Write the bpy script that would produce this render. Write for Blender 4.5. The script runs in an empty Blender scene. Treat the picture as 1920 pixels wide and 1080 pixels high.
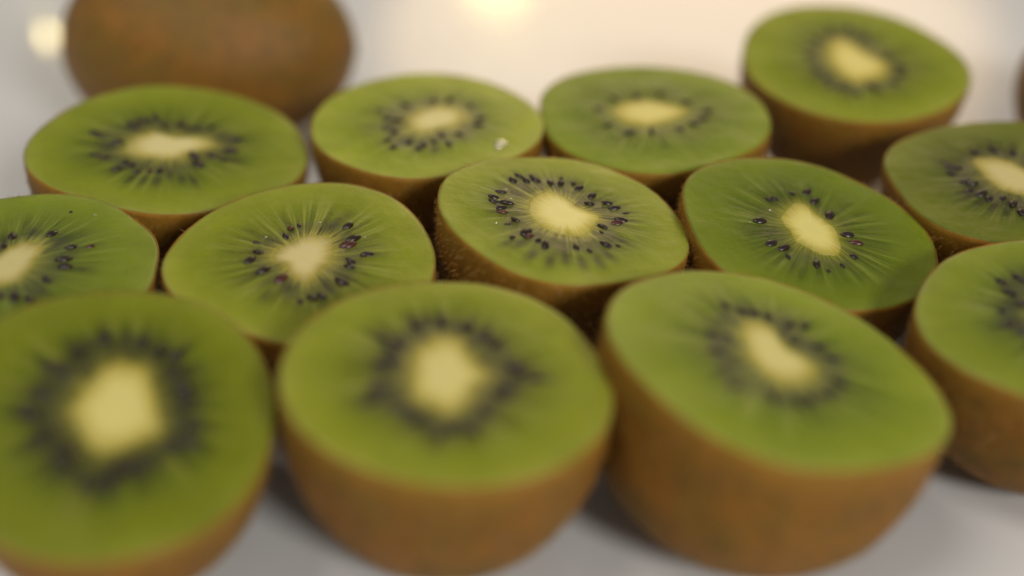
import bpy, bmesh, math, random
import numpy as np
from mathutils import Vector, Matrix, noise

MM = 0.001
scene = bpy.context.scene
col = scene.collection

# ------------------------------------------------------------------ camera
cam_data = bpy.data.cameras.new('camera')
cam = bpy.data.objects.new('camera', cam_data)
col.objects.link(cam)
cam.location = (0.0, 0.0, 0.142)
cam.rotation_euler = (math.radians(90 - 33.0), 0, 0)
cam_data.sensor_width = 36.0
cam_data.lens = 42.83
cam_data.clip_start = 0.005
cam_data.clip_end = 50.0
cam_data.dof.use_dof = True
cam_data.dof.focus_distance = 0.2225
cam_data.dof.aperture_fstop = 3.5
scene.camera = cam

# ------------------------------------------------------------------ ambient room light
world = bpy.data.worlds.new('World')
scene.world = world
world.use_nodes = True
bg = world.node_tree.nodes['Background']
bg.inputs[0].default_value = (1.0, 0.96, 0.90, 1)
bg.inputs[1].default_value = 0.23


# ------------------------------------------------------------------ lamps of the room, and an added glint light
def aim(o, target):
    d = Vector(target) - o.location
    o.rotation_euler = d.to_track_quat('-Z', 'Y').to_euler()


def area_lamp(name, loc, target, power, size, colour, size_y=None):
    l = bpy.data.lights.new(name, 'AREA')
    l.energy = power
    l.color = colour
    l.shape = 'ELLIPSE' if size_y else 'DISK'
    l.size = size
    if size_y:
        l.size_y = size_y
    o = bpy.data.objects.new(name, l)
    col.objects.link(o)
    o.location = loc
    aim(o, target)
    return o


def globe_lamp(name, loc, power, radius, colour):
    l = bpy.data.lights.new(name, 'POINT')
    l.energy = power
    l.color = colour
    l.shadow_soft_size = radius
    o = bpy.data.objects.new(name, l)
    col.objects.link(o)
    o.location = loc
    return o


# room light from the front right, behind the photographer: the key light
area_lamp('room_lamp', (1.00, -1.32, 1.02), (0.0, 0.2, 0.02), 26.0, 0.50, (1.0, 0.985, 0.95))
# soft ceiling lamp
area_lamp('ceiling_lamp', (-0.55, -0.10, 1.45), (0.0, 0.22, 0.0), 8.2, 0.70, (1.0, 0.95, 0.87))
# broad warm lampshade beyond the far edge: mirrored in the glossy surface as the cream glow
area_lamp('lampshade', (0.22, 1.50, 0.47), (0.09, 0.36, 0.0), 2.3, 0.80, (1.0, 0.69, 0.36), 0.40)
# bulb of that lamp, mirrored as the yellow spot at the top of the picture
globe_lamp('lamp_bulb', (-0.016, 1.46, 0.342), 0.62, 0.035, (1.0, 0.86, 0.30))
# tiny added light behind the whole kiwi, mirrored as the gold glint beside it
globe_lamp('glint_light', (-0.181, 0.452, 0.034), 0.009, 0.0024, (1.0, 0.80, 0.36))

scene.view_settings.view_transform = 'Standard'
scene.view_settings.look = 'None'
scene.view_settings.exposure = 0.0
scene.view_settings.gamma = 1.0
scene.view_settings.use_curve_mapping = False
scene.render.engine = 'CYCLES'
scene.cycles.use_denoising = True
scene.cycles.max_bounces = 6

# ------------------------------------------------------------------ measured fruit, millimetres:
# O centre of the cut face, t its tilt, rim its outline (mean radius and harmonics),
# core outline, seeds [x, y, size, reddish], deep = seeds under the surface
DATA = {
 'F1': {"O":[-58.03,137.66,31.35],"t":[0.129,-0.189],"rim":[24.65,0.02,0.09,-0.83,-0.88,-0.06,0.44,-0.18,-0.41,-0.0,0.02,-0.04,0.08],"core":[[-3.2,9.1],[-0.4,10.9],[3.5,9.9],[5.7,5.2],[7.6,0.1],[8.7,-3.4],[5.3,-5.8],[2.1,-8.6],[-0.9,-8.4],[-3.9,-4.2],[-6.3,-0.9],[-5.0,5.1]],"seeds":[[1.8,14.0],[7.2,12.1],[8.0,8.2],[10.5,3.5],[12.2,-1.5],[9.8,-5.3],[6.1,-9.6],[3.0,-12.3],[-0.6,-12.7],[-5.4,-8.3],[-8.5,-6.7],[-11.6,-1.0],[-8.3,6.9],[-7.3,10.9],[-4.0,14.2],[4.7,12.3],[12.4,-4.6],[3.7,-10.3],[-3.4,-10.6],[-7.6,-4.6],[-10.5,7.7],[-10.2,2.3],[9.3,5.6],[4.7,-9.8],[1.4,-13.4],[-3.9,-7.2],[-10.6,-1.9]],"drops":[],"deep":[[6.9,9.2],[10.1,1.4],[10.5,-2.7],[7.8,-8.5],[1.0,-11.6],[-5.2,-6.4],[-9.1,-1.7],[-8.9,4.6],[-5.6,12.3],[-0.7,14.0],[-4.8,-10.7],[7.9,-7.0],[9.5,8.4]]},
 'F2': {"O":[-9.37,143.42,33.92],"t":[0.088,-0.033],"rim":[24.14,-0.02,-0.04,0.32,-0.12,-0.16,-0.24,-0.08,-0.15,0.09,-0.12,0.05,-0.03],"core":[[-1.8,10.1],[1.7,9.4],[3.6,3.9],[6.7,0.5],[4.6,-2.7],[3.1,-7.3],[0.4,-10.6],[-2.1,-8.5],[-5.5,-6.3],[-5.9,-1.2],[-5.9,5.7]],"seeds":[[-10.4,7.3],[-8.2,1.9],[-9.8,1.1],[-7.7,6.2],[-5.4,11.5],[-1.5,12.7],[2.5,11.7],[5.3,9.1],[7.0,7.8],[9.7,2.5],[13.1,0.2],[8.0,-4.3],[5.6,-7.7],[8.8,-2.2],[3.7,-12.1],[-0.7,-13.7],[-4.0,-10.5],[-5.7,-8.8],[-9.7,-4.8],[-10.7,-7.5],[1.2,-11.8],[-8.8,4.6],[10.9,1.3]],"drops":[],"deep":[[-9.2,3.9],[-9.1,-2.8],[-7.5,-6.5],[-2.4,-11.5],[7.2,-4.3],[5.2,10.5],[9.7,-0.2],[-3.7,12.4],[4.8,-10.2],[-9.2,-6.1],[-7.3,1.4]]},
 'F3': {"O":[39.7,148.22,32.73],"t":[0.189,0.022],"rim":[25.31,-0.05,-0.0,0.3,-0.86,0.1,-0.02,0.16,-0.53,-0.12,-0.05,-0.02,0.02],"core":[[-3.1,10.2],[-0.5,10.4],[1.3,9.8],[1.8,6.6],[2.8,3.6],[5.4,1.7],[6.4,-0.5],[5.5,-3.2],[2.8,-5.3],[0.4,-6.2],[-1.9,-5.0],[-3.0,-3.2],[-4.2,-0.5],[-4.3,2.9],[-4.2,7.2]],"seeds":[[-5.5,13.7],[-3.1,12.8],[-0.9,12.9],[1.2,12.3],[4.5,11.0],[6.9,11.0],[4.3,6.3],[8.0,5.9],[9.9,3.3],[9.5,-3.3],[6.4,-7.0],[1.8,-9.9],[-2.0,-9.7],[-7.6,-8.3],[-8.9,-0.2],[-9.0,4.6],[-6.4,4.9,0.8],[3.8,-9.1]],"drops":[],"deep":[[-8.5,7.7],[-7.8,2.0],[-7.1,-1.6],[-8.5,-5.0],[7.4,-5.3],[-0.3,-10.1],[5.6,5.9],[2.9,8.2]]},
 'F4': {"O":[88.94,162.83,30.15],"t":[0.018,-0.042],"rim":[23.19,-0.16,-0.09,-0.67,0.95,-0.93,0.14,0.15,0.29,0.1,-0.27,0.01,0.01],"core":[[-1.4,8.0],[1.6,6.6],[3.3,1.4],[2.5,-5.0],[-1.1,-7.8],[-3.2,-4.4],[-3.8,1.2]],"seeds":[[-6.1,10.1,1.1],[-5.9,7.3,1.1],[-2.9,11.5],[-5.2,4.2],[-8.8,1.9,0.7],[-9.2,-1.8],[-7.0,-3.1],[-5.9,-7.2],[-3.9,-9.9],[-0.6,-9.8],[3.5,-5.7],[5.9,1.5],[4.9,8.2],[2.3,12.0],[-0.7,12.7]],"drops":[],"deep":[[-8.1,2.6],[-8.0,0.4],[-7.2,-1.0],[-6.3,4.1],[-6.3,-5.9]]},
 'A0': {"O":[-83.99,179.95,31.7],"t":[0.118,0.037],"rim":[23.08,-0.03,0.07,-0.41,-0.75,-0.18,0.08,0.38,-0.53,-0.2,0.01,-0.4,0.07],"core":[[-1.9,5.1],[0.9,5.2],[1.8,3.3],[1.9,-2.6],[1.6,-6.6],[0.4,-9.4],[-0.9,-10.4],[-3.1,-11.3],[-5.5,-10.5],[-6.3,-7.3],[-5.8,-2.8],[-4.5,-0.3],[-3.5,3.1]],"seeds":[[-4.6,6.2],[1.6,8.7],[6.0,4.4],[6.1,0.3,1.2],[6.9,-2.0,1.2],[5.6,-6.9,1.1],[4.8,-13.4],[2.4,-13.3,1.2],[9.2,5.1,0.8,1],[2.2,17.1,0.5],[0.0,-13.1],[-4.9,2.8],[-1.5,-14.6],[-3.7,-14.3],[-5.5,-12.2],[-8.2,-7.7],[-8.1,-2.4],[-7.0,0.5]],"drops":[[6.7,8.1],[6.7,17.0]],"deep":[[-1.9,8.2],[-5.5,4.5],[5.9,-10.8],[-5.9,1.7],[3.7,7.0],[9.7,-2.3]]},
 'A1': {"O":[-36.05,182.8,30.05],"t":[0.042,-0.056],"rim":[23.91,-0.22,0.03,-0.6,-0.27,-0.85,-0.38,0.22,0.2,0.16,-0.21,-0.04,0.01],"core":[[-1.7,6.1],[0.7,6.8],[2.9,6.7],[3.9,5.2],[4.4,1.2],[4.3,-1.9],[2.9,-3.7],[2.2,-6.1],[1.1,-7.6],[-0.6,-7.5],[-2.2,-5.8],[-2.7,-3.8],[-3.7,-2.4],[-5.8,-1.6],[-6.1,-0.4],[-5.3,2.4],[-3.1,3.8]],"seeds":[[-4.1,8.7,0.85,1],[-2.7,9.5,0.7],[-4.6,5.9,0.8],[-8.8,0.8,0.95],[-9.7,-2.0,1.1],[-7.0,-4.8,1.2],[-3.5,-7.3,1.1,1],[0.6,-13.4,0.8],[2.5,-12.0],[4.2,-11.7],[7.1,-7.6,1.2],[8.0,-1.5,1],[7.9,-3.0,1],[10.7,0.9,1.15],[6.7,3.8,1.3,1],[7.5,5.9,1.3],[6.1,9.7,1.1],[-9.4,3.6,0.6]],"drops":[[0.8,10.8],[6.1,2.1],[9.5,6.7],[10.7,4.7],[7.9,10.1],[11.1,12.7],[-8.1,5.4],[-6.7,-5.5]],"deep":[[-5.0,-12.0],[-5.7,-8.0],[1.1,7.9],[3.2,9.7],[-6.3,3.9],[-7.5,-5.5],[-2.1,-9.8],[4.9,4.3],[7.5,-5.8],[4.5,-8.3]]},
 'A2': {"O":[9.29,193.62,32.12],"t":[0.116,-0.013],"rim":[22.71,0.01,0.02,0.12,-0.71,-0.05,0.11,0.02,-0.5,-0.09,-0.08,-0.14,0.07],"core":[[-3.3,8.1],[-1.0,8.4],[0.8,6.5],[2.5,4.0],[4.9,2.4],[6.6,1.6],[6.7,0.0],[5.4,-2.6],[4.4,-5.8],[2.4,-6.9],[0.1,-7.0],[-3.0,-5.7],[-4.9,-4.2],[-6.3,-0.2],[-6.2,3.4],[-5.0,6.5]],"seeds":[[-8.0,13.3],[-9.1,11.1],[-6.6,11.6],[-5.5,13.6,0.7],[-4.7,12.3],[-2.0,12.2],[-0.0,12.2],[0.2,14.2,0.6],[2.5,12.7,0.85],[3.5,10.8],[5.8,8.5],[5.4,5.6],[8.9,6.2],[10.0,4.8],[12.0,3.2,0.6],[11.0,0.3,1.1],[9.9,-0.9,0.9,1],[7.2,-2.6,0.8],[6.9,-4.8,0.4],[7.4,-8.9,1.1],[9.6,-8.9,0.6],[4.2,-11.1,0.85],[2.0,-10.8,0.8],[-3.5,-11.5,1.1],[-4.8,-10.1,0.7],[-6.3,-8.5,0.9,1],[-6.8,-7.2,1.2],[-9.3,-9.3,0.8],[-8.5,-3.5,1],[-10.2,-5.0,0.6],[-11.3,-1.0,1,1],[-11.2,0.5,1],[-10.4,2.5],[-12.6,2.3],[-12.6,3.9],[-11.5,6.4,0.9]],"drops":[[-10.5,7.5],[-9.6,4.1],[-12.2,-5.0],[9.6,3.8]],"deep":[[-2.7,-16.1],[-0.0,-14.6],[-0.1,-12.1],[2.8,-15.5],[5.7,-14.6],[-5.9,-14.6],[-7.9,-11.1],[-9.8,-11.4],[7.5,-12.1],[8.4,-5.8],[9.9,-6.6],[8.8,0.4],[3.0,5.3],[-7.6,9.7],[-8.6,6.2],[6.6,4.0],[-1.0,10.3]]},
 'A3': {"O":[54.48,194.2,29.02],"t":[0.137,-0.117],"rim":[23.4,0.06,-0.02,0.37,-0.44,0.38,-0.01,-0.21,-0.16,0.18,0.16,-0.1,0.04],"core":[[-0.3,8.6],[1.0,7.8],[2.5,5.0],[4.0,3.2],[5.5,0.9],[5.6,-2.0],[5.2,-5.4],[4.4,-7.5],[2.4,-7.8],[0.5,-7.6],[-1.2,-6.0],[-3.1,-4.6],[-3.6,-1.6],[-4.7,0.8],[-4.8,2.5],[-3.0,5.5]],"seeds":[[-9.0,0.6,1.15],[-7.9,-6.0,1.1],[-5.8,-7.0,1.1],[-0.5,-10.7,1.1],[7.5,-0.8,1.1],[8.4,-3.0,1.2,1],[7.2,-7.2,0.8],[5.3,5.1,1.1],[3.1,9.2,1.1],[2.0,11.8,1.1],[-1.0,10.9,0.7],[-6.0,8.1,0.8],[-4.9,8.5,0.8],[-5.3,-9.4,0.7],[1.3,-12.3,0.6],[4.4,-10.4,0.6]],"drops":[[-10.9,-0.1],[-6.3,4.6]],"deep":[[-5.4,8.4],[-6.4,7.9],[7.4,2.4],[4.1,4.7],[3.5,8.2],[-8.3,-3.3],[-4.8,-12.0],[-3.8,-13.9],[6.5,-5.7]]},
 'A4': {"O":[98.02,211.84,30.33],"t":[-0.079,-0.033],"rim":[24.05,-0.13,0.12,-0.34,0.49,0.09,0.84,-0.4,-0.01,0.14,-0.04,-0.17,-0.07],"core":[[-5.8,8.0],[-1.2,8.5],[2.0,5.8],[3.8,1.6],[5.5,-3.5],[5.8,-7.7],[2.6,-7.8],[-0.9,-6.8],[-4.0,-4.3],[-5.2,0.1]],"seeds":[[-10.8,5.9],[-9.1,5.1],[-9.7,-0.4],[-8.4,-1.6],[-7.8,-5.4,1.2],[-6.7,-7.1],[-4.2,-7.4],[-3.1,-9.6,1.3],[-2.6,-12.7],[-0.4,-13.0],[2.5,-11.9],[5.5,-10.8],[8.5,-6.0],[8.2,0.4],[6.6,5.1],[3.3,9.6],[-0.1,11.3],[-4.1,10.7],[-10.8,3.1],[-9.7,-4.1]],"drops":[],"deep":[[-8.8,1.7],[-9.7,-5.7],[-8.3,-7.9],[-5.6,-9.3],[-4.8,-11.4],[-10.6,7.6],[-6.9,-10.2]]},
 'B1': {"O":[-70.27,226.89,29.84],"t":[0.127,-0.068],"rim":[26.45,0.05,-0.04,1.23,0.39,0.23,-0.54,0.05,0.36,0.18,-0.27,-0.08,-0.12],"core":[[-5.2,4.7],[-3.5,4.1],[-1.5,3.8],[0.8,3.3],[2.9,4.2],[5.3,4.5],[7.8,3.1],[8.7,1.8],[7.8,0.5],[5.9,-1.0],[4.3,-2.5],[2.5,-4.7],[0.4,-5.8],[-2.7,-5.9],[-5.7,-5.7],[-8.1,-4.7],[-8.6,-1.9],[-8.3,0.8],[-6.6,2.7]],"seeds":[[-9.5,6.2,1.3],[-8.6,8.0],[-7.1,8.8],[-5.3,9.9],[-3.1,7.5],[0.2,8.8,1.2],[2.0,7.5,0.8],[3.7,8.0],[6.3,9.2],[12.4,4.9,1.1],[12.0,0.3,1.2],[11.2,-3.7],[8.8,-2.6],[5.4,-3.3,1.1],[6.9,-6.3,1.5],[-0.1,-10.4],[-1.8,-10.7,1,1],[-4.2,-11.6,0.8],[-5.7,-9.4],[-7.3,-8.5],[-8.4,-11.2],[-11.6,-7.3],[-13.8,-6.5],[-10.8,-1.1,1.2],[-14.6,0.5],[-15.8,1.4]],"drops":[],"deep":[[2.1,-11.1],[4.7,-12.0],[0.2,-13.6],[-2.2,-14.1],[-4.7,-13.9],[6.9,-12.2],[13.3,-3.1],[8.9,5.7],[-8.5,4.5],[-6.8,5.3],[-11.5,-3.6],[-12.6,-2.8],[-7.4,-11.0]]},
 'B2': {"O":[-18.26,235.45,31.2],"t":[0.012,-0.021],"rim":[24.35,0.09,-0.03,0.05,-0.06,0.31,-0.2,0.25,-0.19,0.02,-0.11,-0.11,0.01],"core":[[-3.4,2.4],[-0.7,5.3],[2.5,7.3],[5.5,6.8],[7.7,4.8],[8.0,1.0],[6.6,-1.5],[4.3,-2.5],[1.4,-4.3],[-1.4,-5.3],[-3.1,-4.7],[-3.5,-1.0]],"seeds":[[-10.1,5.0,0.8],[-8.1,1.2],[-5.7,0.6],[-8.0,-3.2],[-6.3,-5.4],[-7.2,-9.0],[-5.8,-11.9],[-2.9,-9.6],[-0.8,-12.4],[0.3,-10.8],[2.4,-9.1],[3.8,-6.2],[5.4,-10.2],[7.5,-6.1],[11.7,2.1],[11.4,-1.3],[9.4,8.0,0.8],[4.6,10.4],[1.4,10.3],[-4.9,8.0]],"drops":[[16.0,-9.8,2.6],[15.5,-11.7,1.6]],"deep":[[-6.8,-1.8],[-4.6,-2.1],[-4.0,6.2],[-0.1,9.2],[8.3,-7.4],[2.6,-12.3],[-4.1,-9.3]]},
 'B3': {"O":[29.99,239.66,30.79],"t":[0.005,-0.049],"rim":[24.69,0.11,0.02,0.25,0.02,0.49,0.37,-0.21,-0.17,0.08,-0.14,-0.2,-0.03],"core":[[-8.5,1.8],[-5.9,5.0],[-0.9,6.7],[2.7,5.4],[6.1,3.8],[8.4,2.5],[6.5,-0.7],[2.3,-3.8],[-1.3,-5.1],[-4.8,-4.2],[-7.6,-2.0]],"seeds":[[12.2,1.9],[10.8,-1.9],[8.8,-4.1],[5.3,-6.3],[-0.7,-7.5],[-5.4,-8.2,1.1],[-9.5,-4.6],[-11.2,2.4],[-7.5,7.0],[-2.5,8.4],[2.8,9.8],[8.2,5.8]],"drops":[],"deep":[[12.3,0.0],[10.0,-3.8],[-5.6,-10.6],[-0.8,-8.7]]},
 'C1': {"O":[79.29,267.24,31.87],"t":[0.013,-0.164],"rim":[25.71,0.1,-0.05,0.21,-0.35,0.4,-0.4,0.08,0.0,0.04,-0.18,0.05,0.05],"core":[[-3.6,8.3],[-0.2,9.8],[2.0,6.0],[5.0,1.4],[7.9,-1.3],[6.1,-6.8],[1.8,-8.6],[-1.7,-9.6],[-3.9,-6.1],[-5.6,0.2]],"seeds":[[7.5,-9.4],[10.6,-2.2],[9.0,1.5],[3.0,-12.1],[-1.7,-13.9],[-5.0,-11.4],[-7.7,-7.9],[-9.4,-4.4],[-9.3,2.0],[-6.5,8.7],[-2.2,12.7],[2.2,14.3],[5.4,9.9],[10.2,-5.8],[1.9,-10.4],[-7.2,-10.5]],"drops":[],"deep":[[-7.3,-0.7],[8.5,-4.9],[-8.3,-6.2],[-3.7,-12.2],[3.2,11.8],[-9.1,5.8]]},
}


# ------------------------------------------------------------------ node helpers
class NT:
    def __init__(self, name):
        self.m = bpy.data.materials.new(name)
        self.m.use_nodes = True
        self.t = self.m.node_tree
        self.p = self.t.nodes['Principled BSDF']
        self.out = self.t.nodes['Material Output']

    def n(self, kind, **kw):
        x = self.t.nodes.new(kind)
        for k, v in kw.items():
            setattr(x, k, v)
        return x

    def put(self, sock, v):
        if isinstance(v, bpy.types.NodeSocket):
            self.t.links.new(v, sock)
        else:
            if isinstance(v, (tuple, list)) and len(v) == 3 and sock.type == 'RGBA':
                v = (*v, 1)
            sock.default_value = v

    def math(self, op, a, b=0.0, c=None, clamp=False):
        x = self.n('ShaderNodeMath', operation=op, use_clamp=clamp)
        self.put(x.inputs[0], a)
        self.put(x.inputs[1], b)
        if c is not None:
            self.put(x.inputs[2], c)
        return x.outputs[0]

    def step(self, v, a, b, lo=0.0, hi=1.0):
        x = self.n('ShaderNodeMapRange', interpolation_type='SMOOTHSTEP')
        self.put(x.inputs[0], v)
        for i, q in enumerate((a, b, lo, hi)):
            x.inputs[i + 1].default_value = q
        return x.outputs[0]

    def mix(self, f, a, b, blend='MIX'):
        x = self.n('ShaderNodeMix', data_type='RGBA', blend_type=blend)
        self.put(x.inputs[0], f)
        self.put(x.inputs[6], a)
        self.put(x.inputs[7], b)
        return x.outputs[2]

    def attr(self, name, out='Fac'):
        return self.n('ShaderNodeAttribute', attribute_name=name).outputs[out]

    def noise(self, vec, scale, detail=3.0, rough=0.5):
        x = self.n('ShaderNodeTexNoise')
        self.put(x.inputs['Vector'], vec)
        x.inputs['Scale'].default_value = scale
        x.inputs['Detail'].default_value = detail
        x.inputs['Roughness'].default_value = rough
        return x.outputs['Fac']

    def vadd(self, a, b):
        x = self.n('ShaderNodeVectorMath', operation='ADD')
        self.put(x.inputs[0], a)
        self.put(x.inputs[1], b)
        return x.outputs[0]

    def vscale(self, a, s):
        x = self.n('ShaderNodeVectorMath', operation='MULTIPLY')
        self.put(x.inputs[0], a)
        x.inputs[1].default_value = s
        return x.outputs[0]

    def ramp(self, f, stops):
        x = self.n('ShaderNodeValToRGB')
        e = x.color_ramp.elements
        while len(e) < len(stops):
            e.new(0.5)
        for s, (pos, c) in zip(e, stops):
            s.position = pos
            s.color = (*c, 1)
        self.put(x.inputs[0], f)
        return x.outputs[0]

    def bump(self, h, strength, dist):
        x = self.n('ShaderNodeBump')
        x.inputs['Strength'].default_value = strength
        x.inputs['Distance'].default_value = dist
        self.put(x.inputs['Height'], h)
        self.put(self.p.inputs['Normal'], x.outputs[0])

    def set(self, **kw):
        for k, v in kw.items():
            self.put(self.p.inputs[k.replace('_', ' ')], v)


def flesh_material():
    k = NT('kiwi_flesh')
    t = k.attr('t')
    polar = k.attr('polar', 'Vector')
    rnd = k.n('ShaderNodeObjectInfo').outputs['Random']
    off = k.math('MULTIPLY', rnd, 57.0)
    pv = k.vadd(polar, off)
    obj = k.n('ShaderNodeTexCoord').outputs['Object']
    ov = k.vadd(k.vscale(obj, (1000, 1000, 1000)), off)
    base = k.ramp(t, [(0.0, (0.42, 0.34, 0.042)), (0.07, (0.30, 0.265, 0.022)), (0.20, (0.190, 0.212, 0.010)),
                      (0.48, (0.215, 0.252, 0.008)), (0.78, (0.325, 0.352, 0.015)), (0.95, (0.385, 0.395, 0.040)),
                      (1.0, (0.42, 0.38, 0.09))])
    # broad tone patches and per fruit variation
    broad = k.noise(ov, 0.11, 3.0)
    base = k.mix(k.step(broad, 0.3, 0.7, 0.0, 0.42), base, (0.19, 0.225, 0.006), 'MIX')
    # rays: pale threads and darker wedges fanning out from the core
    wob = k.vscale(polar, (1, 1, 0.35))
    r1 = k.noise(k.vadd(k.vscale(polar, (9.5, 9.5, 0.55)), off), 1.0, 2.0, 0.55)
    r2 = k.noise(k.vadd(k.vscale(polar, (23.0, 23.0, 0.9)), off), 1.0, 2.0, 0.6)
    reach = k.math('MULTIPLY', k.step(t, 0.02, 0.14), k.step(t, 0.38, 0.86, 1.0, 0.0))
    pale = k.math('MULTIPLY', k.step(k.math('MULTIPLY_ADD', r2, 0.5, k.math('MULTIPLY', r1, 0.5)), 0.50, 0.64), reach)
    base = k.mix(k.math('MULTIPLY', pale, 0.50), base, (0.47, 0.45, 0.11))
    darkr = k.math('MULTIPLY', k.step(r1, 0.54, 0.36), k.math('MULTIPLY', k.step(t, 0.04, 0.16), k.step(t, 0.36, 0.62, 1.0, 0.0)))
    base = k.mix(k.math('MULTIPLY', darkr, 0.72), base, (0.105, 0.120, 0.008))
    # frayed fibres where the core runs out into the flesh
    fringe = k.math('MULTIPLY', k.step(r2, 0.42, 0.62), k.step(t, 0.17, 0.0))
    # grey gel of the seed chambers
    loc = k.attr('chamber')
    locf = k.math('MULTIPLY', loc, k.step(k.math('MULTIPLY_ADD', r2, 0.6, k.math('MULTIPLY', r1, 0.4)), 0.62, 0.38, 0.35, 0.92))
    base = k.mix(locf, base, (0.105, 0.098, 0.030))
    dk = k.math('MULTIPLY', k.attr('dark'), k.step(r2, 0.7, 0.3, 0.75, 1.0), clamp=True)
    base = k.mix(dk, base, (0.032, 0.03, 0.016))
    base = k.mix(k.math('MULTIPLY', fringe, 0.75), base, (0.60, 0.49, 0.10))
    # fine grain of the cut cells
    g = k.noise(ov, 1.6, 4.0, 0.65)
    base = k.mix(k.step(g, 0.35, 0.75, 0.0, 0.13), base, (0.50, 0.49, 0.15))
    base = k.mix(1.0, base, k.n('ShaderNodeObjectInfo').outputs['Color'], 'MULTIPLY')
    k.set(Base_Color=base, Roughness=k.step(g, 0.3, 0.7, 0.30, 0.46), IOR=1.35, Coat_Roughness=0.16, Coat_IOR=1.33,
          Coat_Weight=k.math('ADD', k.math('MULTIPLY', loc, 0.40), k.step(k.noise(ov, 0.2, 2.0), 0.5, 0.75, 0.0, 0.25)), Specular_IOR_Level=0.4,
          Subsurface_Weight=0.55, Subsurface_Scale=0.0022)
    k.p.inputs['Subsurface Radius'].default_value = (1.0, 0.95, 0.3)
    h = k.math('MULTIPLY_ADD', r1, k.math('MULTIPLY', reach, 1.0), k.math('MULTIPLY', g, 0.35))
    h = k.math('ADD', h, k.math('MULTIPLY', k.noise(ov, 0.45, 3.0), 0.8))
    k.bump(h, 0.55, 0.00032)
    cb = k.n('ShaderNodeBump')
    cb.inputs['Strength'].default_value = 0.6
    cb.inputs['Distance'].default_value = 0.0004
    k.put(cb.inputs['Height'], k.math('ADD', k.noise(ov, 1.1, 3.0, 0.6), k.math('MULTIPLY', r2, 0.8)))
    k.put(k.p.inputs['Coat Normal'], cb.outputs[0])
    return k.m


def core_material():
    k = NT('kiwi_core')
    s = k.attr('t')
    polar = k.attr('polar', 'Vector')
    rnd = k.n('ShaderNodeObjectInfo').outputs['Random']
    off = k.math('MULTIPLY', rnd, 31.0)
    obj = k.n('ShaderNodeTexCoord').outputs['Object']
    ov = k.vadd(k.vscale(obj, (1000, 1000, 1000)), off)
    fr = k.noise(k.vadd(k.vscale(polar, (16, 16, 0.7)), off), 1.0, 3.0, 0.6)
    e = k.math('ADD', s, k.math('MULTIPLY', k.math('SUBTRACT', fr, 0.5), 0.46))
    c = k.ramp(e, [(0.0, (0.90, 0.76, 0.255)), (0.40, (0.91, 0.77, 0.27)), (0.62, (0.84, 0.70, 0.21)), (0.84, (0.60, 0.48, 0.085)), (1.0, (0.42, 0.34, 0.042))])
    g = k.noise(ov, 0.5, 4.0, 0.6)
    c = k.mix(k.step(g, 0.35, 0.75, 0.0, 0.2), c, (0.78, 0.70, 0.42))
    c = k.mix(1.0, c, k.n('ShaderNodeObjectInfo').outputs['Color'], 'MULTIPLY')
    k.set(Base_Color=c, Roughness=0.48, IOR=1.36, Subsurface_Weight=0.5, Subsurface_Scale=0.002)
    k.p.inputs['Subsurface Radius'].default_value = (1.0, 0.85, 0.4)
    k.bump(k.noise(ov, 2.2, 4.0, 0.6), 0.35, 0.0002)
    return k.m


def skin_material(name, rough, spec, lift):
    k = NT(name)
    u = k.attr('u')
    rnd = k.n('ShaderNodeObjectInfo').outputs['Random']
    off = k.math('MULTIPLY', rnd, 43.0)
    obj = k.n('ShaderNodeTexCoord').outputs['Object']
    ov = k.vadd(k.vscale(obj, (1000, 1000, 1000)), off)
    a = k.noise(ov, 0.09, 4.0, 0.6)
    b = k.noise(ov, 0.9, 4.0, 0.7)
    c = k.mix(k.step(a, 0.35, 0.68), (0.255, 0.104, 0.008), (0.175, 0.096, 0.008))
    c = k.mix(k.step(k.noise(ov, 0.28, 4.0, 0.7), 0.46, 0.68, 0.0, 0.65), c, (0.105, 0.055, 0.007))
    c = k.mix(k.step(b, 0.42, 0.72, 0.0, 0.55), c, (0.10, 0.043, 0.006))
    c = k.mix(k.step(k.noise(ov, 2.6, 2.0), 0.60, 0.72, 0.0, 0.35), c, (0.34, 0.17, 0.035))
    c = k.mix(k.step(u, 0.80, 1.0, 0.0, 0.55), c, (0.33, 0.165, 0.016))
    c = k.mix(lift, c, (0.34, 0.205, 0.055))
    k.set(Base_Color=c, Roughness=rough, Specular_IOR_Level=spec, Sheen_Weight=0.02, Sheen_Roughness=0.45,
          Subsurface_Weight=0.2, Subsurface_Scale=0.0015)
    k.p.inputs['Sheen Tint'].default_value = (0.9, 0.66, 0.4, 1)
    k.bump(k.math('ADD', b, k.noise(ov, 3.5, 3.0)), 0.45, 0.00035)
    return k.m


def simple(name, colr, rough, **kw):
    k = NT(name)
    obj = k.n('ShaderNodeTexCoord').outputs['Object']
    ov = k.vscale(obj, (1000, 1000, 1000))
    v = k.noise(ov, 1.3, 3.0)
    dark = tuple(x * 0.55 for x in colr)
    k.set(Base_Color=k.mix(k.step(v, 0.3, 0.7), dark, colr), Roughness=rough, **kw)
    return k.m


def table_material():
    k = NT('white_glazed_surface')
    obj = k.n('ShaderNodeTexCoord').outputs['Object']
    n1 = k.noise(obj, 9.0, 4.0)
    n2 = k.noise(obj, 160.0, 4.0, 0.7)
    c = k.mix(k.step(n1, 0.3, 0.7), (0.68, 0.665, 0.645), (0.72, 0.71, 0.695))
    k.set(Base_Color=c, Roughness=k.step(n2, 0.3, 0.7, 0.36, 0.46), IOR=1.5,
          Coat_Weight=0.6, Coat_Roughness=0.10)
    k.bump(k.noise(obj, 14.0, 2.0), 0.08, 0.002)
    return k.m


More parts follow.
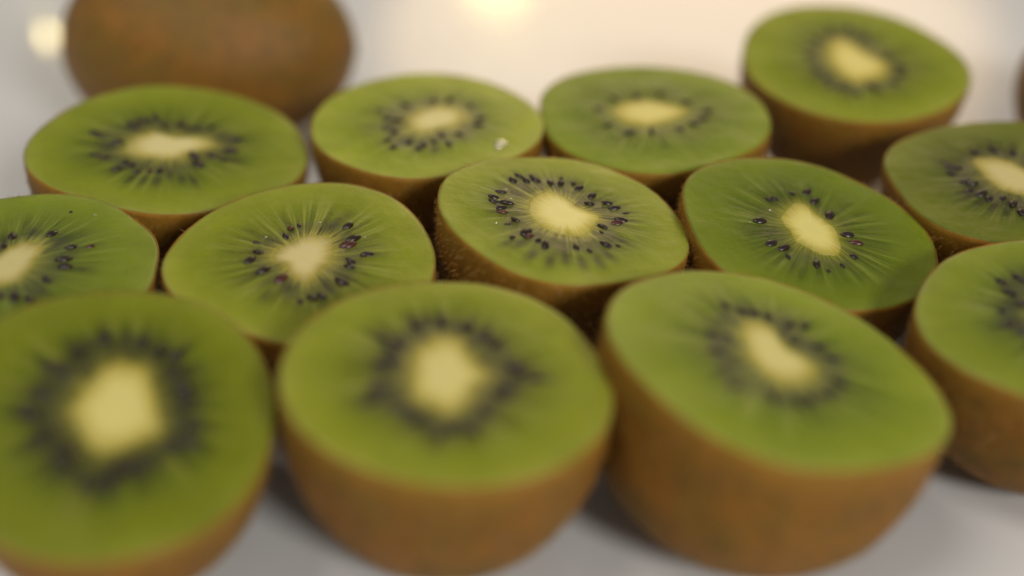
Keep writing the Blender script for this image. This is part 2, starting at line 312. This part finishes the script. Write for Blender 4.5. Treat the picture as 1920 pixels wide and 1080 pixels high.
M_FLESH = flesh_material()
M_CORE = core_material()
M_SKIN = skin_material('kiwi_skin', 0.55, 0.20, 0.0)
M_SKIN_WHOLE = skin_material('kiwi_skin_uncut', 0.42, 0.28, 0.10)
M_SEED = simple('seed_dark', (0.026, 0.012, 0.008), 0.32)
M_SEED_RED = simple('seed_reddish', (0.085, 0.022, 0.012), 0.34)
M_FUZZ = simple('fuzz_hair', (0.40, 0.21, 0.05), 0.6)
M_NUB = simple('dry_stalk', (0.13, 0.065, 0.02), 0.8)
M_TABLE = table_material()
M_JUICE = simple('juice', (0.86, 0.92, 0.62), 0.04, IOR=1.34, Transmission_Weight=0.9)


# ------------------------------------------------------------------ scene helpers
def obj_from(name, verts, faces, mat, parent=None, smooth=True):
    me = bpy.data.meshes.new(name)
    me.from_pydata([tuple(v) for v in verts], [], faces)
    me.materials.append(mat)
    if smooth:
        me.polygons.foreach_set('use_smooth', [True] * len(me.polygons))
    me.update()
    o = bpy.data.objects.new(name, me)
    col.objects.link(o)
    o.parent = parent
    return o


def fattr(o, name, vals):
    a = o.data.attributes.new(name, 'FLOAT', 'POINT')
    a.data.foreach_set('value', np.asarray(vals, dtype=np.float32))


def vattr(o, name, vals):
    a = o.data.attributes.new(name, 'FLOAT_VECTOR', 'POINT')
    a.data.foreach_set('vector', np.asarray(vals, dtype=np.float32).ravel())


def thing(name, label, cat, group=None):
    o = bpy.data.objects.new(name, None)
    o.empty_display_size = 0.01
    col.objects.link(o)
    o['label'] = label
    o['category'] = cat
    if group:
        o['group'] = group
    return o


def ring_faces(rings, n, close_first=None, close_last=None, flip=False):
    """quads between consecutive rings (lists of start indices); fans to single vertices at the ends"""
    f = []
    for a, b in zip(rings[:-1], rings[1:]):
        for i in range(n):
            j = (i + 1) % n
            f.append((a + i, a + j, b + j, b + i))
    if close_first is not None:
        for i in range(n):
            f.append((close_first, rings[0] + (i + 1) % n, rings[0] + i))
    if close_last is not None:
        for i in range(n):
            f.append((close_last, rings[-1] + i, rings[-1] + (i + 1) % n))
    if flip:
        f = [tuple(reversed(q)) for q in f]
    return f


def polar_about(poly, c, th):
    """radius of a closed star-shaped outline about c at the angles th"""
    p = np.asarray(poly, float) - c
    q = []
    for i in range(len(p)):
        a, b = p[i], p[(i + 1) % len(p)]
        for s in np.linspace(0, 1, 8, endpoint=False):
            q.append(a + (b - a) * s)
    q = np.array(q)
    an = np.arctan2(q[:, 1], q[:, 0])
    o = np.argsort(an)
    return np.interp(th, an[o], np.hypot(q[o, 0], q[o, 1]), period=2 * np.pi)


def smooth_ring(r, k):
    for _ in range(k):
        r = 0.25 * np.roll(r, 1) + 0.5 * r + 0.25 * np.roll(r, -1)
    return r


# ------------------------------------------------------------------ seed meshes (shared)
def seed_mesh(name, mat):
    n, prof = 8, [(-0.42, 0.45), (-0.22, 0.86), (0.05, 1.0), (0.30, 0.74), (0.46, 0.34)]
    v, rings = [], []
    for x, r in prof:
        rings.append(len(v))
        for i in range(n):
            a = 2 * math.pi * i / n
            v.append((x * 2.25, r * 0.60 * math.cos(a), r * 0.44 * math.sin(a)))
    a0 = len(v)
    v.append((-0.5 * 2.25, 0, 0))
    a1 = len(v)
    v.append((0.56 * 2.25, 0, 0))
    me = bpy.data.meshes.new(name)
    me.from_pydata([tuple(c * MM for c in q) for q in v], [], ring_faces(rings, n, a0, a1, flip=True))
    me.materials.append(mat)
    me.polygons.foreach_set('use_smooth', [True] * len(me.polygons))
    me.update()
    return me


def glint_bead_mesh():
    n, v, rings = 12, [], []
    for z, r in ((-0.12, 0.40), (0.0, 0.42), (0.10, 0.38), (0.18, 0.28), (0.23, 0.14)):
        rings.append(len(v))
        for i in range(n):
            a = 2 * math.pi * i / n
            v.append((r * math.cos(a), r * math.sin(a), z))
    v += [(0, 0, -0.13), (0, 0, 0.245)]
    me = bpy.data.meshes.new('glint_bead')
    me.from_pydata([tuple(c * MM for c in q) for q in v], [], ring_faces(rings, n, len(v) - 2, len(v) - 1, flip=True))
    me.materials.append(M_JUICE)
    me.polygons.foreach_set('use_smooth', [True] * len(me.polygons))
    me.update()
    return me


GLINT_BEAD = glint_bead_mesh()
SEED = seed_mesh('seed', M_SEED)
SEED_RED = seed_mesh('seed_reddish', M_SEED_RED)


# ------------------------------------------------------------------ fuzz
def fuzz(parent, surf, count, rng, length=1.3, width=0.05):
    """fine short hairs over a skin; surf(n) gives points and normals in metres"""
    P, Nn = surf(count)
    v, f = [], []
    for p, nn in zip(P, Nn):
        nn = Vector(nn)
        tang = Vector((rng.gauss(0, 1), rng.gauss(0, 1), rng.gauss(0, 1)))
        tang = (tang - nn * tang.dot(nn)).normalized()
        side = nn.cross(tang)
        L = length * rng.uniform(0.45, 1.25) * MM
        w = width * MM
        p = Vector(p) - nn * 0.00008
        mid = p + (nn * 0.62 + tang * 0.5).normalized() * L * 0.55
        tip = mid + (nn * 0.25 + tang * 0.95).normalized() * L * 0.5
        b = len(v)
        v += [p - side * w, p + side * w, mid - side * w * 0.7, mid + side * w * 0.7, tip]
        f += [(b, b + 1, b + 3, b + 2), (b + 2, b + 3, b + 4)]
    o = obj_from('fuzz', v, f, M_FUZZ, parent)
    o['kind'] = 'stuff'
    return o


# ------------------------------------------------------------------ the kiwi half
NA = 192


def profile(u, p=2.25):
    """body radius against height, 0 at the tip and 1 at the cut"""
    return (1 - (1 - u) ** p) ** (1 / 2.05)


def kiwi_half(key, label, hairs, tint=(1, 1, 1), core_tint=(1, 1, 1), gel=1.0, pw=2.25, core_size=1.0):
    d = DATA[key]
    rng = random.Random(key)
    th = np.arange(NA) * 2 * np.pi / NA
    co = d['rim']
    ph = np.linspace(-np.pi, np.pi, 720, endpoint=False)
    rr = co[0] + sum(co[2 * q - 1] * np.cos(q * ph) + co[2 * q] * np.sin(q * ph) for q in range(1, (len(co) + 1) // 2))
    rim_poly = np.stack([rr * np.cos(ph), rr * np.sin(ph)], 1)
    core_poly = np.array(d['core'], float)
    cc = core_poly.mean(0)
    r_rim = polar_about(rim_poly, cc, th)
    r_rim = r_rim + 0.10 * np.array([noise.noise((3 * math.cos(a), 3 * math.sin(a), hash_key(key))) for a in th])
    r_core = smooth_ring(polar_about(core_poly, cc, th), 10) * core_size
    r_core = r_core * (1 + 0.035 * np.array([noise.noise((6 * math.cos(a), 6 * math.sin(a), 5 + hash_key(key))) for a in th]))
    cs = np.stack([np.cos(th), np.sin(th)], 1)
    rim = cc + cs * r_rim[:, None]            # outline of the cut, about the face centre
    # frame of the face
    n = Vector((d['t'][0], d['t'][1], 1)).normalized()
    e1 = Vector((1, 0, 0)) - n * n.x
    e1.normalize()
    e2 = n.cross(e1)
    R = Matrix((e1, e2, n)).transposed()
    O = Vector(d['O'])
    # depth of the half so that it stands on the table
    us = np.concatenate([[0.0, 0.004, 0.015, 0.035, 0.065], np.linspace(0.10, 1.0, 22)])
    mean_r = co[0]

    def body_point(D, inset):
        pts = []
        for u in us:
            pr = profile(u, pw)
            w = min(1.0, u * 1.6)
            ring = rim * (w) + (rim / np.hypot(rim[:, 0], rim[:, 1])[:, None] * mean_r) * (1 - w)
            ring = ring * pr
            rad = np.hypot(ring[:, 0], ring[:, 1])[:, None] + 1e-6
            ring = ring * np.maximum(0.0, (rad - inset) / rad)
            z = np.full((NA, 1), D * u + inset * (1 - u))
            pts.append(np.hstack([ring, z]))
        return pts

    Rn = np.array(R)
    D = O.z
    for _ in range(12):
        body = np.vstack(body_point(D, 0.0)) @ Rn.T
        low = (body[:, 2]).min() + O.z - D * n.z
        D += low
    root = thing('kiwi_half', label, 'kiwi half', 'cut kiwi halves laid out on the white surface')
    root.matrix_world = Matrix.Translation((O - n * D) * MM) @ R.to_4x4()

    # ---- skin: a thin shell with a lip at the cut
    outer = body_point(D, 0.0)
    kz0 = hash_key(key)
    v, rings, uu = [], [], []
    v.append((0, 0, outer[0][0][2]))
    uu.append(0.0)
    for u, ring in zip(us[1:], outer[1:]):
        rings.append(len(v))
        zoff = 0.0
        for i in range(NA):
            x, y, z = ring[i]
            q = 0.28 * (1 - u) ** 0.3 * noise.noise((x * 0.16, y * 0.16, z * 0.16 + hash_key(key)))
            s = 1 + q / max(4.0, math.hypot(x, y))
            if u == 1.0:
                zoff = -0.15 + 0.16 * noise.noise((x * 1.1, y * 1.1, kz0))
            v.append((x * s, y * s, z + zoff))
            uu.append(u)
    for inset, dz in ((0.07, -0.12), (0.16, -0.16), (0.50, -1.2)):
        rings.append(len(v))
        for i in range(NA):
            x, y = rim[i]
            r = math.hypot(x, y)
            s = (r - inset) / r
            v.append((x * s, y * s, D + dz))
            uu.append(1.0)
    skin = obj_from('skin', np.array(v) * MM, ring_faces(rings, NA, 0), M_SKIN, root)
    fattr(skin, 'u', uu)

    # ---- flesh: closed solid, polar grid from under the core to the rim, then down inside the skin
    NT_ = 46
    ts = np.linspace(0, 1, NT_)
    seeds = d['seeds']
    sp = np.array([s[:2] for s in seeds], float)
    ss = np.array([(s[2] if len(s) > 2 else 1.0) for s in seeds])
    dp = np.array(d['deep'], float)
    # radius of the seed ring against angle
    sv = sp - cc
    sa, sr = np.arctan2(sv[:, 1], sv[:, 0]), np.hypot(sv[:, 0], sv[:, 1])
    keep = ss > 0.55
    o_ = np.argsort(sa[keep])
    r_seed = smooth_ring(np.interp(th, sa[keep][o_], sr[keep][o_], period=2 * np.pi), 40)
    r_seed = np.minimum(r_seed, r_rim * 0.72)
    verts, tt, pol, cham, rings = [], [], [], [], []
    kz = hash_key(key)
    verts.append((cc[0], cc[1], D - 0.6))
    tt.append(0.0); pol.append((0, 0, 0)); cham.append(0)
    for s, z in ((0.5, -0.6), (0.88, -0.35), (0.95, -0.14)):
        rings.append(len(verts))
        for i in range(NA):
            p = cc + cs[i] * r_core[i] * s
            verts.append((p[0], p[1], D + z)); tt.append(0.0); pol.append((cs[i][0], cs[i][1], 0)); cham.append(0)
    for t in ts:
        rings.append(len(verts))
        for i in range(NA):
            r = r_core[i] + (r_rim[i] - 0.10 - r_core[i]) * t
            p = cc + cs[i] * r
            c = 1 / (1 + math.exp((r - r_seed[i] - 0.6) / 0.55)) * min(1.0, (r - r_core[i]) / 0.9)
            w = 0.24 * noise.noise((p[0] * 0.13, p[1] * 0.13, kz)) + 0.06 * noise.noise((p[0] * 0.5, p[1] * 0.5, kz + 4))
            ray = noise.noise((9.5 * cs[i][0], 9.5 * cs[i][1], t * 0.5 + kz)) * 0.10
            ray *= max(0.0, min(1.0, t * 9)) * max(0.0, 1 - t * 1.35)
            z = w * min(1, t * 6) + ray - 0.07 * c - 0.17 * max(0.0, (t - 0.965) / 0.035) ** 2
            verts.append((p[0], p[1], D + z)); tt.append(t); pol.append((cs[i][0], cs[i][1], t)); cham.append(c)
    inner = body_point(D, 0.42)
    for u, ring in list(zip(us, inner))[::-1][1:-1:2]:
        rings.append(len(verts))
        for i in range(NA):
            verts.append(tuple(ring[i])); tt.append(1.0); pol.append((cs[i][0], cs[i][1], 1.0)); cham.append(0)
    last = len(verts)
    verts.append((0, 0, inner[0][0][2] + 0.3)); tt.append(1.0); pol.append((0, 0, 1)); cham.append(0)
    V = np.array(verts)
    flesh = obj_from('flesh', V * MM, ring_faces(rings, NA, 0, last, flip=True), M_FLESH, root)
    # stain of the seed chambers round every seed, drawn out along the ray
    dark = np.zeros(len(V))
    top = V[:, 2] > D - 2

    def stain(c, st, lo, li, w):
        rad = c - cc
        rad = rad / np.hypot(*rad)
        q = V[:, :2] - c
        a = q @ rad
        b = q @ np.array([-rad[1], rad[0]])
        la = np.where(a > 0, lo, li)
        g = st * np.exp(-(a / la) ** 2 - (b / w) ** 2)
        np.maximum(dark, g * top, out=dark)
    for c, s in zip(sp, ss):
        if np.hypot(*(c - cc)) < 0.74 * mean_r:
            stain(c, min(0.95, 0.66 * gel * min(1, s)), 1.9 * max(1.0, gel), 1.3, 0.66 * s * gel)
    dark += np.minimum(1.0, np.array(cham)) * max(0.0, gel - 1.0) * 0.9
    for c in dp:
        stain(c, min(0.95, 0.84 * gel), 2.5, 2.2, 0.86 * gel)
    fattr(flesh, 't', tt)
    vattr(flesh, 'polar', pol)
    fattr(flesh, 'chamber', np.minimum(1.0, np.array(cham) * gel))
    fattr(flesh, 'dark', np.minimum(dark, 0.93))

    # ---- core: shallow plug set in the flesh
    v, rings, t2, po = [(cc[0], cc[1], D + 0.10)], [], [0.0], [(0, 0, 0)]
    for s in (0.2, 0.4, 0.55, 0.68, 0.78, 0.86, 0.92, 0.965, 1.0):
        rings.append(len(v))
        for i in range(NA):
            p = cc + cs[i] * r_core[i] * s
            z = 0.02 + 0.10 * (1 - s * s) + 0.10 * (1 - s) * noise.noise((p[0] * 0.4, p[1] * 0.4, kz + 9))
            if s == 1.0:
                z = -0.07
            v.append((p[0], p[1], D + z)); t2.append(s); po.append((cs[i][0], cs[i][1], s))
    for s, z in ((0.995, -0.5), (0.7, -3.5)):
        rings.append(len(v))
        for i in range(NA):
            p = cc + cs[i] * r_core[i] * s
            v.append((p[0], p[1], D + z)); t2.append(1.0); po.append((cs[i][0], cs[i][1], 1.0))
    v.append((cc[0], cc[1], D - 4.5)); t2.append(1.0); po.append((0, 0, 1))
    core = obj_from('core', np.array(v) * MM, ring_faces(rings, NA, 0, len(v) - 1, flip=True), M_CORE, flesh)
    fattr(core, 't', t2)
    vattr(core, 'polar', po)

    flesh.color = (0.82 * tint[0], 0.85 * tint[1], 0.80 * tint[2], 1)
    core.color = (*(0.83 * q for q in core_tint), 1)

    # ---- seeds: one object each, lying along the rays, half sunk in the flesh
    for c, sd in zip(sp, seeds):
        size = sd[2] if len(sd) > 2 else 1.0
        red = len(sd) > 3
        o = bpy.data.objects.new('seed', SEED_RED if red else SEED)
        col.objects.link(o)
        o.parent = flesh
        a = math.atan2(c[1] - cc[1], c[0] - cc[0]) + math.pi + rng.gauss(0, 0.28)
        zs = -0.13 + 0.24 * noise.noise((c[0] * 0.13, c[1] * 0.13, kz)) + rng.uniform(-0.05, 0.10) * size
        o.location = Vector((c[0], c[1], D + zs)) * MM
        o.rotation_euler = (rng.gauss(0, 0.3), rng.gauss(0, 0.16), a)
        q = size * rng.uniform(1.08, 1.28)
        o.scale = (q, q * rng.uniform(0.9, 1.2), q)

    # ---- wet beads added on the cut to catch glints
    for dr in d['drops']:
        size = (dr[2] if len(dr) > 2 else 0.5) * rng.uniform(0.8, 1.2)
        o = bpy.data.objects.new('glint_bead', GLINT_BEAD)
        col.objects.link(o)
        o.parent = flesh
        zs = 0.24 * noise.noise((dr[0] * 0.13, dr[1] * 0.13, kz)) - 0.05
        o.location = Vector((dr[0], dr[1], D + zs)) * MM
        o.rotation_euler = (0, 0, rng.uniform(0, 6.28))
        o.scale = (size * rng.uniform(1.0, 1.5), size, size * 0.6)

    # ---- fuzz on the skin
    def surf(m):
        P, Nn = [], []
        me = skin.data
        polys = [p for p in me.polygons if p.index < (len(us) - 2) * NA and p.center.z > 0.12 * D * MM]
        areas = np.array([p.area for p in polys])
        cum = np.cumsum(areas)
        for _ in range(m):
            p = polys[min(len(polys) - 1, int(np.searchsorted(cum, rng.random() * cum[-1])))]
            vs = [me.vertices[i].co for i in p.vertices]
            a, b = rng.random(), rng.random()
            q = (vs[0] * (1 - a) + vs[1] * a) * (1 - b) + (vs[-1] * (1 - a) + vs[-2 if len(vs) > 3 else -1] * a) * b
            nn = p.normal.copy()
            if nn.dot(Vector((q.x, q.y, 0))) < 0:
                nn = -nn
            P.append(q)
            Nn.append(nn)
        return P, Nn
    fuzz(skin, surf, hairs, rng)
    return root


def hash_key(key):
    return (sum(ord(c) * (i + 3) for i, c in enumerate(key)) % 97) * 1.37


# ------------------------------------------------------------------ whole kiwi
def whole_kiwi(label, centre, half_len, radius, yaw, seed, hairs):
    """centre (x, y) in mm; lies on its side, stalk end towards local +x"""
    rng = random.Random(seed)
    root = thing('whole_kiwi', label, 'kiwi', None)
    n, m = 96, 60
    v, uu, rings = [], [], []
    v.append((-half_len, 0, 0)); uu.append(0.3)
    for j in range(1, m):
        x = -math.cos(math.pi * j / m)
        r = (1 - abs(x) ** 2.2) ** (1 / 2.0)
        r *= 1 + 0.05 * x * -1
        rings.append(len(v))
        for i in range(n):
            a = 2 * math.pi * i / n
            q = 1 + 0.018 * noise.noise((x * 2.2, math.cos(a) * 1.4 + seed, math.sin(a) * 1.4)) \
                + 0.004 * noise.noise((x * 11, math.cos(a) * 8 + seed, math.sin(a) * 8))
            v.append((x * half_len, radius * 1.03 * r * math.cos(a) * q, radius * 0.985 * r * math.sin(a) * q))
            uu.append(0.3)
    v.append((half_len * 1.0, 0, 0)); uu.append(0.3)
    V = np.array(v)
    V[:, 2] -= V[:, 2].min()
    zc = V[0][2]
    skin = obj_from('skin', V * MM, ring_faces(rings, n, 0, len(v) - 1, flip=True), M_SKIN_WHOLE, root)
    fattr(skin, 'u', uu)
    # dry stalk scar at one end and the withered flower end at the other
    for sgn, rad, ln, nm in ((1, 2.4, 0.9, 'stalk_end'), (-1, 2.6, 1.8, 'blossom_end')):
        pv, pr = [], []
        prof = [(-1.5, 1.25), (0.0, 1.1), (0.5, 0.85), (0.9, 0.55), (0.55, 0.3)]
        for h, r in prof:
            pr.append(len(pv))
            for i in range(20):
                a = 2 * math.pi * i / 20
                w = 1 + 0.22 * noise.noise((math.cos(a) * 2, math.sin(a) * 2, h + sgn))
                pv.append((sgn * (half_len - 0.6 + h * ln), rad * r * w * math.cos(a), zc + rad * r * w * math.sin(a)))
        c0 = len(pv)
        pv.append((sgn * (half_len - 0.6 - 2 * ln), 0, zc))
        c1 = len(pv)
        pv.append((sgn * (half_len - 0.6 + 0.4 * ln), 0, zc))
        obj_from(nm, np.array(pv) * MM, ring_faces(pr, 20, c0, c1, flip=(sgn < 0)), M_NUB, root)

    def surf(mm):
        P, Nn = [], []
        me = skin.data
        cum = np.cumsum([p.area for p in me.polygons])
        for _ in range(mm):
            p = me.polygons[min(len(me.polygons) - 1, int(np.searchsorted(cum, rng.random() * cum[-1])))]
            vs = [me.vertices[i].co for i in p.vertices]
            a, b = rng.random(), rng.random()
            q = (vs[0] * (1 - a) + vs[1] * a) * (1 - b) + (vs[-1] * (1 - a) + vs[-2] * a) * b
            nn = p.normal.copy()
            if nn.dot(q - Vector((0, 0, zc * MM))) < 0:
                nn = -nn
            P.append(q)
            Nn.append(nn)
        return P, Nn
    fuzz(skin, surf, hairs, rng, 0.9)
    root.location = (centre[0] * MM, centre[1] * MM, 0)
    root.rotation_euler = (0, 0, yaw)
    return root


# ------------------------------------------------------------------ build: the surface
def build_tabletop():
    bm = bmesh.new()
    bmesh.ops.create_cube(bm, size=1.0)
    for v in bm.verts:
        v.co = Vector((v.co.x * 1.3, v.co.y * 1.1 + 0.33, v.co.z * 0.02 - 0.0101))
    bmesh.ops.bevel(bm, geom=list(bm.edges), offset=0.004, segments=3, affect='EDGES')
    me = bpy.data.meshes.new('tabletop')
    bm.to_mesh(me)
    bm.free()
    me.materials.append(M_TABLE)
    o = bpy.data.objects.new('tabletop', me)
    col.objects.link(o)
    o['kind'] = 'structure'
    o['label'] = 'glossy white surface under all the kiwis'


build_tabletop()

# ------------------------------------------------------------------ build: the fruit
kiwi_half('F1', 'large blurred kiwi half in the lower left corner, cut face tipped towards the viewer', 2500, (0.68, 0.68, 0.45), (0.86, 0.88, 0.82), 1.6, pw=1.95, core_size=0.9)  # flesh tint darkened to stand in for shade over this half
kiwi_half('F2', 'blurred kiwi half at the front middle with a star-shaped pale core', 4000, (0.92, 0.90, 0.85), (0.88, 0.9, 0.9), 1.55, pw=2.5, core_size=0.9)
kiwi_half('F3', 'kiwi half at front right, face leaning right, much brown skin showing below', 4500, (0.86, 0.92, 0.85), (0.88, 0.9, 0.9), 1.25, pw=4.0)
kiwi_half('F4', 'kiwi half cut off by the right edge, nearest to the lower right corner', 4000, (0.80, 0.84, 0.9), (0.9, 0.9, 0.9), 1.3, pw=2.9)
kiwi_half('A0', 'kiwi half cut off by the left edge with one stray dark speck', 4000, (0.72, 0.80, 0.7), (0.78, 0.8, 0.95))
kiwi_half('A1', 'sharp kiwi half left of centre with few scattered seeds and a blunt triangular core', 4000, (0.95, 0.93, 0.9), (0.84, 0.84, 1.05), 0.95)
kiwi_half('A2', 'sharpest kiwi half, in the centre, full ring of dark seeds, bright yellow core', 6000, (0.90, 0.91, 0.75), (1.05, 1.07, 1.1), 1.14, pw=2.6)
kiwi_half('A3', 'sharp kiwi half right of centre with few seeds round a slanting oblong core', 6000, (0.58, 0.66, 0.40), (0.92, 0.95, 0.85), 0.65, pw=2.6)
kiwi_half('A4', 'kiwi half cut off by the right edge, upper of the two there', 4000, (0.50, 0.53, 0.35), (0.82, 0.82, 0.95), 1.2)
kiwi_half('B1', 'wide kiwi half at the left in front of the whole brown kiwi, long narrow core', 4500, (0.83, 0.85, 0.75), (0.9, 0.92, 1.15), 1.1)
kiwi_half('B2', 'kiwi half in the back row behind the centre one, with a lemon-shaped pale core', 4500, (1.12, 1.12, 1.1), (0.95, 0.97, 1.15), 1.15)
kiwi_half('B3', 'bright green kiwi half in the back row, faint seeds, left of the rearmost half', 4000, (0.66, 0.78, 0.30), (0.98, 0.98, 0.85), 0.75)
kiwi_half('C1', 'rearmost kiwi half at the upper right, standing apart on the white surface', 4000, (0.90, 0.90, 0.65), (1.0, 0.98, 0.85), 1.2, pw=2.1)

whole_kiwi('whole uncut brown kiwi lying on its side at the upper left', (-76.5, 293), 37, 25.5, math.radians(-3), 3, 5000)
whole_kiwi('uncut brown kiwi of which only a sliver shows at the upper right edge', (153.5, 268), 34, 25.0, math.radians(15), 8, 2500)
